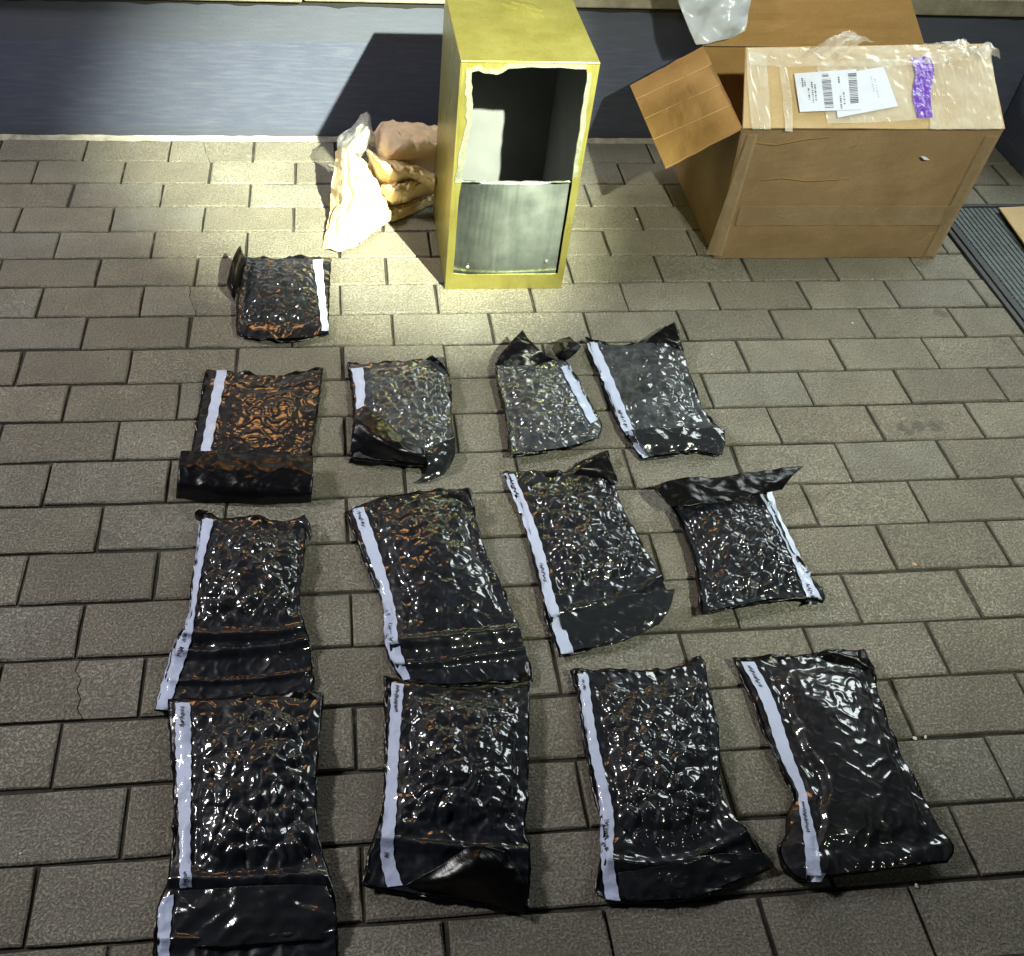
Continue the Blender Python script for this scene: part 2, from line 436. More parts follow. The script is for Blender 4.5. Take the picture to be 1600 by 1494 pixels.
# ---------------------------------------------------------------- wall
wall = setp(empty('low_wall', (0, 2.34, 0)), 'low slate blue painted wall with stone coping behind the paving', 'wall')
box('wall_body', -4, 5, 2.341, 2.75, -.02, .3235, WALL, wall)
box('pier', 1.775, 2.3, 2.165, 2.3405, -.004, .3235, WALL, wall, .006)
r = random.Random(5)
x = -4.0
while x < 5:                                       # coping stones, each its own piece
    wd = r.uniform(.55, .75)
    box('coping_stone', x + .002, min(x + wd, 5) - .002, 2.322 + r.uniform(-.002, .002), 2.76, .338 + r.uniform(-.0015, .0015), .378, COPING, wall, .004)
    x += wd
n = 400; xs = np.linspace(-4, 5, n)
z1 = .3375 + 0 * xs; z0 = .325 - np.clip(fbm(xs * 14, xs * 0 + 2, 4), 0, 1) * .010
vs = [(a, 2.3385, b) for a, b in zip(xs, z0)] + [(a, 2.3385, b) for a, b in zip(xs, z1)]
mesh('sealant_bead', vs, [(i, i+1, n+i+1, n+i) for i in range(n - 1)], SEAL, wall)
yy = 2.330 + .006 * fbm(xs * 22, xs * 0 + 9, 4); zz = .006 + .004 * fbm(xs * 15, xs * 0 + 4, 3)
vs = [(a, b, -.004) for a, b in zip(xs, yy)] + [(a, 2.342, c) for a, c in zip(xs, zz)]
mesh('mortar_fillet', vs, [(i, i+1, n+i+1, n+i) for i in range(n - 1)], MORTAR, wall)

# unseen shop front, added above the view for the films to mirror
FAC = mat_simple('added shop front grey', (.30,.31,.34), .6, scale=5, var=.3)
fac = setp(empty('added_shop_front', (0, 2.78, .38)), 'unseen grey shop front added behind the coping for the bags to mirror', 'building', kind='structure')
box('added_facade_wall', -4, 5, 2.90, 3.0, .375, 4.2, FAC, fac)
for x in (-3.2, -1.7, -0.9, 0.6, 1.4, 2.9): box('added_pilaster', x - .09, x + .09, 2.78, 2.8995, .379, 4.2, COPING, fac, .01)
for x in (-2.45, -0.15, 2.15): box('added_transom', x - .66, x + .66, 2.82, 2.8995, 2.3, 2.42, COPING, fac, .01)

# ---------------------------------------------------------------- entrance mat in its frame
matr = setp(empty('entrance_mat', (MATX, MATY, 0)), 'dark ribbed entrance mat in a metal frame beside the cardboard box', 'mat')
x1, y1 = 2.34, 1.02
for nm, a in (('frame', (MATX, MATX + .012, y1, MATY)), ('frame', (MATX + .018, MATX + .034, y1, MATY - .0185)), ('frame', (MATX + .0125, x1, MATY - .012, MATY)), ('frame', (x1 - .02, x1, y1, MATY - .0125)), ('frame', (MATX + .0125, x1 - .0205, y1, y1 + .02))):
    box(nm, *a, -.028, .0015 + .001 * (a[1] - a[0] < .015), RUBBER, matr, .0015)
box('mat_base', MATX + .0345, x1 - .0205, y1 + .0205, MATY - .0125, -.028, -.006, RUBBER, matr)
vs, fs = [], []
def addb(a):
    v, f = box_data(*a); b = len(vs); vs.extend(v); fs.extend([tuple(i + b for i in q) for q in f])
x = MATX + .040
while x < x1 - .03:
    addb((x, x + .0085, y1 + .021, MATY - .016, -.006, -.0005)); x += .0125
y = y1 + .03
while y < MATY - .02:
    addb((MATX + .036, x1 - .022, y, y + .0035, -.0055, -.0018)); y += .0125
setp(mesh('rib_grid', vs, fs, GRID, matr), kind='stuff')
p = [G(1561, 324, .012), G(1700, 318, .012), G(1760, 420, .012), G(1606, 388, .012)]
sheet = setp(slab('cardboard_sheet', p, (0, 0, 1), .004, KRAFT, None, .001), 'loose pale cardboard sheet lying on the dark mat at right edge', 'cardboard')

# ---------------------------------------------------------------- gold metal box
GX0, GX1, GY0, GY1, GZ = .2395, .4893, 1.706, 2.004, .488
gb = setp(empty('metal_box', ((GX0 + GX1) / 2, GY0, 0)), 'tall gold metal box with its front cut open above a steel plate', 'metal box')
t = .004
box('side_panel', GX0, GX0 + t, GY0 + t, GY1, 0.001, GZ - t, GOLD, gb, .0012)
box('side_panel', GX1 - t, GX1, GY0 + t, GY1, 0.001, GZ - t, GOLD, gb, .0012)
box('back_panel', GX0 + t, GX1 - t, GY1 - t, GY1 - .0005, 0.001, GZ - t, GOLD, gb)
box('top_panel', GX0, GX1, GY0, GY1, GZ - t + .0002, GZ, GOLD, gb, .0012)
box('floor_panel', GX0 + t, GX1 - t, GY0 + t, GY1 - t, .001, .004, INNER, gb)
lin = .0012
box('lining', GX0 + t + .0002, GX0 + t + lin, GY0 + .006, GY1 - t - .0015, .005, GZ - .006, INNER, gb)
box('lining', GX1 - t - lin, GX1 - t - .0002, GY0 + .006, GY1 - t - .0015, .005, GZ - .006, INNER, gb)
box('lining', GX0 + t + .0015, GX1 - t - .0015, GY1 - t - lin, GY1 - t - .0002, .005, GZ - .006, INNER, gb)
# front frame: gold sheet with a ragged opening, the cut rim ground bright
r = random.Random(11)
def along(a, b, n, jit):
    o = []
    for i in range(n):
        q = i / n; o.append((a[0] + (b[0]-a[0]) * q + r.uniform(-jit, jit), a[1] + (b[1]-a[1]) * q + r.uniform(-jit, jit)))
    return o
OT = [(.2605, .468), (.272, .471), (.283, .466), (.296, .4655), (.306, .464), (.316, .468), (.325, .475), (.345, .4765), (.365, .4785), (.39, .4775), (.42, .4785), (.445, .476), (.4655, .476)]
hole = OT + along((.4685, .468), (.4735, .250), 16, .0012) + along((.4745, .245), (.4755, .0385), 8, .0004) + along((.4755, .037), (.2552, .036), 8, .0004) + along((.2548, .04), (.2545, .245), 8, .0004) + along((.2565, .25), (.266, .37), 8, .0009) + along((.2695, .375), (.2605, .462), 8, .0014)
def ringmesh(name, inner, outer, y0, y1, mat, parent):
    k = len(inner); v = []
    for y in (y0, y1):
        v += [(x, y, z) for x, z in inner] + [(x, y, z) for x, z in outer]
    f = []
    for i in range(k):
        j = (i + 1) % k
        f += [(i, j, k + j, k + i), (2*k + i, 3*k + i, 3*k + j, 2*k + j), (i, 2*k + i, 2*k + j, j), (k + i, k + j, 3*k + j, 3*k + i)]
    return mesh(name, v, f, mat, parent)
def outer_of(pt, x0, x1, z0, z1):
    x, z = pt; cx, cz = (x0 + x1) / 2, (z0 + z1) / 2; dx, dz = x - cx, z - cz
    s = min((x1 - cx) / abs(dx) if dx else 9, (z1 - cz) / abs(dz) if dz else 9)
    return (cx + dx * s, cz + dz * s)
out = [outer_of(p, GX0 + .0003, GX1 - .0003, .0012, GZ - t) for p in hole]
# keep the square corners
for cx_, cz_ in ((GX0 + .0003, .0012), (GX1 - .0003, .0012), (GX0 + .0003, GZ - t), (GX1 - .0003, GZ - t)):
    i = min(range(len(out)), key=lambda q: (out[q][0] - cx_)**2 + (out[q][1] - cz_)**2); out[i] = (cx_, cz_)
ringmesh('front_frame', hole, out, GY0, GY0 + .0038, GOLD, gb)
# bright rim on the upper opening
up = OT + [p for p in hole[len(OT):] if p[1] > .247]
cxh, czh = .366, .36
def grow(p, d):
    x, z = p
    if z > .462 and .262 < x < .466: return (x, min(z + d * .75, GZ - .0048))
    return (min(max(x + (d if x > cxh else -d), GX0 + .0022), GX1 - .0022), min(z + (d*.4 if z > .46 else 0), GZ - .0048))
rim_r = [p for p in up if p[0] > .45 and p[1] <= .4685]; rim_l = [p for p in hole[len(OT):] if p[0] < .28 and p[1] > .249]
def strip(name, inner, d, mat, parent, y):
    o_ = [grow(p, d * r.uniform(.75, 1.1)) for p in inner]; k = len(inner)
    v = [(x, y, z) for x, z in inner] + [(x, y, z) for x, z in o_] + [(x, y + .0012, z) for x, z in inner] + [(x, y + .0012, z) for x, z in o_]
    f = []
    for i in range(k - 1):
        f += [(i, k+i, k+i+1, i+1), (i, i+1, 2*k+i+1, 2*k+i), (k+i, 3*k+i, 3*k+i+1, k+i+1)]
    return mesh(name, v, f, mat, parent)
strip('cut_rim', rim_l + OT, .0125, RAW, gb, GY0 - .0013)
strip('cut_rim', rim_r, .0095, RAW, gb, GY0 - .0013)
# inner steel plate behind the lower half
n = 40; vs = []
for j in range(n):
    for i in range(n):
        x = .2500 + .2300 * i / (n - 1); z = .010 + .2385 * j / (n - 1)
        bow = .004 * math.cos((i / (n-1) - .5) * math.pi)
        if j == n - 1: z += .0016 * float(perlin(np.array(x * 90), np.array(.5)))
        vs.append((x, GY0 + .0098 - bow, z))
pl = mesh('steel_plate', vs, grid_faces(n, n, True), STEEL, gb, True)
m_ = pl.modifiers.new('s', 'SOLIDIFY'); m_.thickness = .002
n_ = 24
vs = []
for i in range(n_ + 1):
    x = .2555 + .2185 * i / n_; vs += [(x, GY0 + .0056, .2478 + r.uniform(-.0008, .0008)), (x, GY0 + .0056, .2508 + r.uniform(-.001, .0012))]
mesh('plate_lip', vs, [(2*i, 2*i+2, 2*i+3, 2*i+1) for i in range(n_)], RAW, gb)
for (x, z) in ((.284, .0535), (.449, .066)):
    bm = bmesh.new(); bmesh.ops.create_uvsphere(bm, u_segments=12, v_segments=6, radius=.0042)
    for q in bm.verts: q.co.y *= .45
    me = bpy.data.meshes.new('rivet'); bm.to_mesh(me); bm.free(); me.materials.append(RIVET); o = link('rivet', me, gb)
    o.matrix_parent_inverse = Matrix.Translation(gb.location).inverted(); o.location = (x, GY0 + .0055, z)
# torn tape left on the lid
for k, (a, b, c) in enumerate((((785, 2), (820, 10), (852, 22)), ((800, 0), (838, 6), (848, 14)), ((812, -12), (825, 2), (832, 12)))):
    pts = [G(*a, GZ + .002), G(*b, GZ + .006), G(*c, GZ + .002)]
    vs = []
    for q in pts: vs += [q + Vector((0, .003, 0)), q - Vector((0, .003, -.002))]
    mesh('tape_scrap', vs, [(0,1,3,2), (2,3,5,4)], TAPE, gb)

# ---------------------------------------------------------------- cardboard box
cb = setp(empty('cardboard_box', (1.116, 1.815, 0)), 'large brown cardboard box with open flaps and shipping labels', 'box')
B = {'fl': (.8555, 1.812, .002), 'fr': (1.3773, 1.812, .002), 'bl': (.862, 2.203, .002), 'br': (1.385, 2.203, .002)}
T_ = {'fl': (.838, 1.818, .304), 'fr': (1.397, 1.820, .306), 'bl': (.861, 2.200, .304), 'br': (1.400, 2.205, .306)}
tk = .0045
def panel(name, a, b, c, d, nrm, mat, parent, bow=0.0, seed=0, thick=tk, n=24):
    """board panel through four corners with a slight warp"""
    a, b, c, d = (np.array(q, float) for q in (a, b, c, d)); u = np.linspace(0, 1, n)[None, :, None]; v = np.linspace(0, 1, n)[:, None, None]
    P = (1-u)*(1-v)*a + u*(1-v)*b + u*v*c + (1-u)*v*d; N = np.array(Vector(nrm).normalized())
    U, V = np.meshgrid(np.linspace(0,1,n), np.linspace(0,1,n))
    h = bow * np.sin(U * np.pi) * np.sin(V * np.pi) + .0034 * fbm(U * 4 + seed, V * 4 + seed * 2, 3) * np.sin(U*np.pi)**.5
    P = P + h[..., None] * N
    o = mesh(name, P.reshape(-1,3).tolist(), grid_faces(n, n), mat, parent, False)
    m = o.modifiers.new('s', 'SOLIDIFY'); m.thickness = thick; m.offset = 0
    return o
front = panel('front_panel', B['fl'], B['fr'], T_['fr'], T_['fl'], (0,-1,0), CARD, cb, .006, 1)
panel('side_panel', B['bl'], B['fl'], T_['fl'], T_['bl'], (-1,0,0), CARD, cb, .004, 2)
panel('side_panel', B['fr'], B['br'], T_['br'], T_['fr'], (1,0,0), CARD, cb, .004, 3)
panel('back_panel', B['br'], B['bl'], T_['bl'], T_['br'], (0,1,0), CARDIN, cb, .0, 4)
panel('bottom_panel', (.858,1.815,.004), (1.375,1.815,.004), (1.38,2.2,.004), (.864,2.2,.004), (0,0,1), CARDIN, cb, 0, 5)
LF = [(.838,1.822,.306), (.861,2.198,.306), (.710,2.204,.209), (.697,1.820,.218)]
lf = panel('left_flap', LF[3], LF[0], LF[1], LF[2], (-.5,0,1), CARDIN, cb, .003, 6)
for q in (.30, .55, .80):                          # folding creases across the flap
    a = Vector(LF[3]).lerp(Vector(LF[2]), q); b = Vector(LF[0]).lerp(Vector(LF[1]), q - .06); nn = Vector((-.54, 0, .84)) * .0052
    slab('crease', [a + nn, b + nn, b + nn + Vector((0, .0016, 0)), a + nn + Vector((0, .0016, 0))], (-.54, 0, .84), .001, KRAFT, lf)
panel('back_flap', (.861,2.203,.306), (1.398,2.207,.308), (1.285,2.262,.478), (.83,2.262,.478), (0,-1,.3), CARDIN, cb, .004, 7)
FF = [Vector((.836,1.816,.308)), Vector((1.399,1.818,.310)), Vector((1.392,1.985,.413)), Vector((.860,1.966,.405))]
FN = (FF[1] - FF[0]).cross(FF[3] - FF[0]).normalized(); FO = FF[0].copy()
ff = panel('front_flap', FF[0], FF[1], FF[2], FF[3], FN, KRAFT, cb, .003, 8)  # same carton as the front panel; its brighter light is in the paler colour
FS = FO + FN * .0052
def onflap(px, py, h=0.0): return PL(px, py, FS + FN * h, FN)
def flap_film(name, ctrl, mat, parent, amp=.004, n=36, seed=0, h0=.001, thick=0):
    C = np.array([[tuple(onflap(x, y)) for x, y in row] for row in ctrl]); P = crom(C, n); P = crom(P.transpose(1,0,2), n * 2).transpose(1,0,2)
    s = P[..., 0] * 45 + seed; q = P[..., 1] * 45
    h = h0 + amp * np.clip(.35 + fbm(s, q, 3) * .7 + .5 * np.clip(1 - 4 * np.abs(perlin(s * 1.4, q * .5)), 0, 1), 0, 2)
    P = P + h[..., None] * np.array(FN)
    return grid_mesh(name, P, mat, parent, thick)
flap_film('tape', [[(1166,78),(1290,76),(1420,72),(1508,64)], [(1168,92),(1290,92),(1420,92),(1512,84)], [(1170,104),(1290,106),(1420,104),(1515,96)]], TAPE, ff, .006, 30, 1)
flap_film('tape', [[(1166,84),(1180,84),(1196,86)], [(1168,140),(1184,140),(1200,142)], [(1174,203),(1190,203),(1204,203)]], TAPE, ff, .003, 26, 2)
flap_film('tape', [[(1440,85),(1500,76),(1545,70)], [(1450,140),(1505,140),(1556,140)], [(1452,203),(1510,203),(1566,202)]], TAPE, ff, .0028, 30, 3)
flap_film('tape', [[(1216,106),(1222,106),(1228,107)], [(1222,150),(1228,150),(1236,150)], [(1226,206),(1232,206),(1238,206)]], TAPE, ff, .003, 20, 5)
flap_film('document_pouch', [[(1275,98),(1350,96),(1440,90)], [(1282,140),(1360,140),(1446,136)], [(1292,194),(1370,192),(1452,186)]], TAPE, ff, .0022, 36, 4, .0004)
flap_film('purple_sticker', [[(1421,92),(1434,91),(1450,90)], [(1428,118),(1440,116),(1458,112)], [(1424,150),(1440,150),(1452,150)], [(1432,186),(1444,186),(1456,185)]], PURPLE, ff, .002, 22, 6, .0032)
# raised torn tape at the far edge of the flap
for k, ct in enumerate(([(1275,82,.41),(1300,60,.445),(1330,48,.452)], [(1300,80,.412),(1330,58,.44),(1352,58,.43)], [(1480,72,.418),(1500,62,.432),(1516,74,.415)], [(1525,84,.415),(1542,66,.432),(1548,84,.412)])):
    rows = [[(x + dx, y + dy, z) for (x, y, z) in ct] for dx, dy in ((-14, 6), (0, 0), (16, 9))]
    C = np.array([[tuple(G(*q)) for q in row] for row in rows]); P = crom(C, 14); P = crom(P.transpose(1,0,2), 14).transpose(1,0,2)
    P[..., 2] += .006 * fbm(P[..., 0] * 60 + k, P[..., 1] * 60, 3); P[..., 1] += .006 * fbm(P[..., 0] * 60 + k, P[..., 2] * 60, 3)
    grid_mesh('torn_tape', P, TAPE, ff)
def flat(name, pts, h, mat, parent, t=.0005):
    return slab(name, [onflap(x, y, h) for x, y in pts], FN, t, mat, parent)
lb2 = flat('shipping_label', [(1309,184), (1403,166), (1381,104), (1300,118)], .0046, PAPER, ff)
lb1 = flat('shipping_label', [(1250,175), (1346,171), (1338,108), (1241,115)], .0056, PAPER, ff)
def bars(parent, o, ex, ey, n, w0, w1, h, mat=PRINT, seed=0, gap=.42):
    rr = random.Random(seed); v_, f_ = [], []
    o = Vector(o); ex = Vector(ex); ey = Vector(ey); s = 0.0
    for i in range(n):
        a = i / n; b = a + (1 - gap) / n * rr.uniform(.4, 1.3)
        for (ss, tt) in ((a, w0), (a, w1), (b, w1), (b, w0)):
            q = o + ex * tt + ey * ss; v_.append(onflap(q.x, q.y, h))
        k = len(v_); f_.append((k-4, k-3, k-2, k-1))
    return mesh('barcode', v_, f_, mat, parent)
bars(lb1, (1284, 124, 0), (14, -1, 0), (5, 46, 0), 22, 0, 1, .0060, seed=1)
bars(lb1, (1284, 116, 0), (10, -1, 0), (1, 6, 0), 3, 0, 1, .0060, seed=8)
bars(lb1, (1325, 115, 0), (13, -1, 0), (4, 48, 0), 18, 0, 1, .0060, seed=2)
for k, (x, y, l) in enumerate(((1252,122,16), (1256,126,10), (1262,138,20), (1267,128,34), (1272,132,26), (1312,150,22), (1317,144,20), (1309,120,12))):   # lines of small print
    bars(lb1, (x, y, 0), (2.4, 0, 0), (l * .09, l, 0), max(4, int(l / 3)), 0, 1, .0060, seed=20 + k, gap=.35)
for k, (x, y, l) in enumerate(((1322,173,30), (1360,120,26), (1366,124,30))):
    bars(lb2, (x, y, 0), (2.2, -.4, 0), (l * .2 if k else l, l if k else -l * .2, 0), 7, 0, 1, .0050, mat=mat_simple('faint print', (.45,.48,.58), .7), seed=40 + k)
bars(ff, (1277, 102, 0), (7, 0, 0), (30, -2, 0), 8, 0, 1, .0018, INK, 60, .3)
# tape on the front face and scuffs
def onfront(px, py, d=.0): return PL(px, py, Vector(B['fl']) + Vector((0, -.0125 - d, 0)), (0, -1, .02))
for nm, pts in (('tape', [(1103,398), (1170,210), (1185,210), (1128,400)]), ('tape', [(1150,352), (1480,352), (1500,322), (1158,322)]), ('tape', [(1445,400), (1462,400), (1562,212), (1542,212)])):
    slab(nm, [onfront(*q) for q in pts], (0, -1, 0), .0004, mat_film('aged tape', (.42,.32,.20), .90, .12, .5, 30), front)
slab('paper_scrap', [onfront(1439,244,.001), onfront(1446,245,.001), onfront(1453,250,.001), onfront(1444,250,.001)], (0,-1,0), .0004, PAPER, front)
for pts in ([(1192,281),(1225,278),(1262,283),(1300,281),(1330,279)], [(1150,308),(1166,301),(1182,294)], [(1215,336),(1228,340),(1246,333)], [(1335,230),(1342,226),(1352,222)], [(1180,222),(1215,226),(1262,217),(1300,213)], [(1440,372),(1452,366),(1462,362)]):
    vs = []                                        # scuffs and wrinkled-tape highlights, both drawn as pale strips on the front face
    for i, (x, y) in enumerate(pts):
        wd = .45 * math.sin(math.pi * (i + .5) / len(pts)) + .1; vs += [onfront(x, y - wd, .001), onfront(x, y + wd, .001)]
    mesh('scuff', vs, [(2*i, 2*i+1, 2*i+3, 2*i+2) for i in range(len(pts) - 1)], CARDIN, front)
# clear plastic bag hanging out of the box
pb = setp(empty('plastic_bag', (.87, 2.19, .3)), 'milky clear plastic bag tucked behind the open left flap', 'plastic bag')
C = [[(1050,-30),(1095,-34),(1140,-34),(1176,-30)], [(1062,6),(1100,0),(1140,0),(1174,0)], [(1074,38),(1105,34),(1140,32),(1168,30)], [(1087,69),(1112,66),(1140,60),(1164,48)]]
Cp = np.array([[tuple(PL(x, y, (.86, 2.168 + .010 * ((i + j) % 2), .3), (0, -1, .28))) for j, (x, y) in enumerate(row)] for i, row in enumerate(C)])
P = crom(Cp, 40); P = crom(P.transpose(1,0,2), 40).transpose(1,0,2); P[..., 1] += .01 * fbm(P[..., 0] * 16, P[..., 2] * 16, 3)
grid_mesh('front_film', P, MILKY, pb)
P2 = P.copy(); P2[..., 1] += .012; P2[..., 1] += .006 * fbm(P[..., 0] * 22 + 5, P[..., 2] * 22, 3)
grid_mesh('back_film', P2, MILKY, pb)
# carton on the coping
q = PL(1440, -14, (0, 2.45, .3785), (0, 0, 1))
lc = setp(empty('small_carton', tuple(q)), 'violet and orange carton end lying on the coping above the box', 'carton')
x0, y0 = q.x, q.y
slab('carton_body', [(x0 - .03, y0 + .03, .402), (x0 + .09, y0 - .008, .402), (x0 + .12, y0 + .06, .402), (x0, y0 + .10, .402)], (0,0,1), .022, VIOLET, lc, .002)
slab('carton_end', [(x0 + .09, y0 - .0085, .401), (x0 + .115, y0 - .004, .401), (x0 + .145, y0 + .06, .401), (x0 + .1205, y0 + .06, .401)], (0,0,1), .02, ORANGE, lc, .002)

# ---------------------------------------------------------------- crumpled cream sheet beside the metal box
cl = setp(empty('crumpled_bag', tuple(G(590, 330))), 'crumpled cream plastic bag on the paving left of the metal box', 'plastic bag')
patch('bag_body', [[(584,206,.08),(600,194,.12),(635,191,.13),(672,198,.13),(692,204,.12)], [(586,222,.12),(606,210,.17),(640,206,.18),(675,212,.17),(692,218,.15)], [(590,248,.10),(612,240,.15),(645,236,.16),(678,240,.15),(692,246,.13)], [(596,276,.03),(618,270,.07),(648,266,.07),(676,268,.07),(692,272,.06)]], PEACH, cl, 60, 80, .008, 18, .0008, 1, pleat=.007, np_=2)
patch('collar_fold', [[(566,224,.10),(582,242,.12),(606,250,.12),(640,258,.115),(680,272,.10)], [(572,240,.115),(588,256,.135),(612,266,.135),(642,272,.125),(680,284,.11)], [(576,262,.08),(592,274,.10),(616,284,.10),(644,286,.09),(680,292,.08)], [(580,290,.05),(596,296,.05),(620,296,.05),(646,294,.05),(680,298,.05)]], CREAM, cl, 60, 80, .006, 22, .0008, 2, pleat=.012, np_=3)
patch('rolled_fold', [[(584,284,.05),(606,288,.08),(628,282,.085),(652,278,.08),(682,274,.08)], [(588,298,.055),(612,296,.095),(632,290,.10),(654,286,.095),(682,284,.09)], [(590,312,.03),(616,314,.06),(634,308,.07),(656,300,.065),(682,294,.06)], [(586,322,.008),(606,325,.008),(632,321,.008),(654,311,.010),(682,302,.012)]], CREAM, cl, 60, 80, .005, 24, .0008, 3, pleat=.010, np_=3)
patch('spread_sheet', [[(524,240,.085),(536,232,.115),(548,238,.12),(564,250,.11),(578,262,.10)], [(522,266,.07),(538,262,.10),(556,266,.105),(574,280,.09),(590,292,.07)], [(517,300,.04),(536,296,.07),(560,300,.075),(586,310,.06),(604,318,.04)], [(516,330,.015),(536,328,.04),(562,328,.05),(590,334,.04),(614,336,.025)], [(510,358,.006),(530,356,.022),(558,352,.028),(584,350,.022),(612,345,.010)], [(504,387,.002),(524,394,.003),(550,389,.004),(570,376,.004),(592,358,.004)]], CREAM, cl, 90, 90, .006, 24, .0008, 4, pleat=.012, np_=3)
patch('flat_corner', [[(590,318,.022),(620,320,.024),(650,312,.022),(680,304,.02)], [(592,332,.020),(622,331,.022),(650,321,.02),(680,310,.018)], [(576,348,.004),(612,347,.004),(646,334,.005),(680,316,.006)]], CREAM, cl, 40, 60, .003, 24, .0008, 5, pleat=.006, np_=5)
patch('clear_film', [[(528,214,.10),(548,204,.12),(562,186,.15),(574,184,.15),(580,200,.13)], [(526,228,.11),(548,218,.15),(566,206,.17),(578,208,.165),(588,222,.13)], [(530,246,.08),(552,240,.12),(568,232,.13),(580,232,.12),(588,240,.10)], [(536,256,.05),(552,256,.08),(566,250,.09),(578,246,.08),(584,248,.07)]], CLEAR, cl, 40, 40, .010, 26, 0, 6)
vs = []; pts = [(533,256,.03), (522,262,.012), (513,258,.008), (508,262,.004), (514,270,.003)]
for (x, y, z) in pts: vs += [G(x, y, z), G(x + 2.5, y - 2, z + .003)]
mesh('loose_thread', vs, [(2*i, 2*i+2, 2*i+3, 2*i+1) for i in range(4)], CLEAR, cl)

# ---------------------------------------------------------------- vacuum packed bags
def surf(bvh, px, py, lift=.0018):
    z = .012
    for _ in range(4):
        p = G(px, py, z); h = bvh.ray_cast(Vector((p.x, p.y, 1)), Vector((0, 0, -1)))
        if h[0] is None: z = .004
        else: z = h[0].z + lift
    return G(px, py, z)
def bag(label, L, R, top=(), bot=(), content=(.12, .92, .06, .85), T=.03, lump=.006, ls=52, strips=(), flaps=(), mat=None, marks=(), folds=(), seed=0, ridge=.0028, curl=.014):
    mat = mat or POUCH; ls *= .85; ridge *= .42
    z0 = .004 + .22 * T
    def g(pts): return [tuple(G(x, y, z0))[:2] for x, y in pts]
    Lw, Rw = g(L), g(R); Tw = g([L[0], *top, R[0]]); Bw = g([L[-1], *bot, R[-1]])
    base = np.mean(np.array(Lw + Rw), 0)
    e = setp(empty('vacuum_bag', (base[0], base[1], 0)), label, 'vacuum bag', 'vacuum packed bags laid out on the paving')
    nu, nv = 118, 156
    P2 = coons(Lw, Rw, Tw, Bw, nu, nv); X, Y = P2[..., 0], P2[..., 1]
    U, V = np.meshgrid(np.linspace(0, 1, nu), np.linspace(0, 1, nv))
    # black back film with curled, uneven edges
    edge = np.minimum(np.minimum(U, 1 - U), np.minimum(V, 1 - V))
    wave = np.clip(fbm(X * 24 + seed, Y * 24 + seed * 2, 3) + .15, 0, 1)
    u0, u1, v0, v1 = content
    dout = np.maximum(np.maximum(u0 - U, U - u1), np.maximum(v0 - V, V - v1)) + .03
    lift = .46 * T * np.exp(-(np.clip(dout, 0, 1) / .20) ** 2) * sstep(-.10, .0, dout - .03)      # the seam sits at half the height of the contents
    Zb = .0022 + lift + curl * wave * (1 - sstep(0, .07, edge))
    jx = .0022 * fbm(X * 60 + seed, Y * 60, 2) * (1 - sstep(0, .05, edge))
    B_ = np.stack([X + jx, Y + jx, Zb], -1)
    Bc = B_[::2, ::2]; grid_mesh('back_film', Bc, BLACK, e, .0005)
    # pouch
    u0, u1, v0, v1 = content
    wob = .03 * fbm(X * 30 + 9 + seed, Y * 30, 3)
    fu = .10; fv = .085
    E = sstep(u0 - fu*.4, u0 + fu, U + wob) * (1 - sstep(u1 - fu, u1 + fu*.4, U + wob)) * sstep(v0 - fv*.4, v0 + fv, V + wob) * (1 - sstep(v1 - fv, v1 + fv*.4, V + wob))
    cu = np.clip((U - u0) / (u1 - u0), 0, 1); cv = np.clip((V - v0) / (v1 - v0), 0, 1)
    pil = (np.sin(np.pi * cu) * np.sin(np.pi * cv)) ** .6
    wx = X + .007 * fbm(X * 26 + seed, Y * 26 + 3, 2); wy = Y + .007 * fbm(X * 26 + 7, Y * 26 + seed, 2)
    d1, d2 = worley(wx * ls + seed * 5.3, wy * ls + seed * 2.1)
    d3, d4 = worley(wx * ls * 2.1 + 11 + seed, wy * ls * 2.1 + 4)
    big = (1 - np.clip(d1, 0, 1) ** 1.6) + .6 * fbm(X * 16 + seed, Y * 16, 2)
    fac = np.minimum(d2 - d1, .8) * 1.1 + .10 * np.minimum(d4 - d3, .8)          # sharp valleys where the film is sucked in between the contents
    if mat is POUCH_S:                             # loose, smooth film: soft swells and a few long creases
        big = .9 * fbm(X * 11 + seed, Y * 11, 3) + .5; fac = .8 * np.clip(1 - 3 * np.abs(perlin(wx * 14 + seed, wy * 20)), 0, 1) + .35 * fbm(X * 30, Y * 30 + seed, 2)
    rg = np.clip(1 - 4 * np.abs(perlin(wx * 32 + wy * 18 + seed, wy * 62)), 0, 1) ** 1.5 + np.clip(1 - 4 * np.abs(perlin(wx * 60 - wy * 22 + seed * 3, wy * 30 + 5)), 0, 1) ** 1.5
    amp = .45 + .9 * np.clip(.5 + 1.1 * fbm(X * 9 + seed * 7, Y * 9, 2), 0, 1.2)        # taut in places, deeply puckered in others
    lumps = (.80 * big + .50 * fac) * amp
    flat_ = .0036 + .0045 * np.clip(.5 + fbm(X * 20 + seed * 3, Y * 20, 3), 0, 2) * (1 - E) + .0012 * np.clip(1 - 5 * np.abs(perlin(X * 40, Y * 40 + seed)), 0, 1)
    Z = flat_ + lift * (1 - E) + E * (T * (.42 + .58 * pil) + lump * (lumps - .5) + ridge * rg)
    for (fa, fb, hgt, wd) in folds:                # creased seal lines across the open end: v at left, v at right
        dd = (V - (fa + (fb - fa) * U)) / wd; Z = Z + hgt * np.exp(-dd * dd)
    ins = .022
    sel = np.s_[3:-3, 3:-3]
    P = np.stack([X, Y, Z], -1)[sel]
    po = grid_mesh('pouch', P, mat, e)
    nvv, nuu = P.shape[:2]
    pv = P.reshape(-1, 3).tolist(); kk = len(pv)
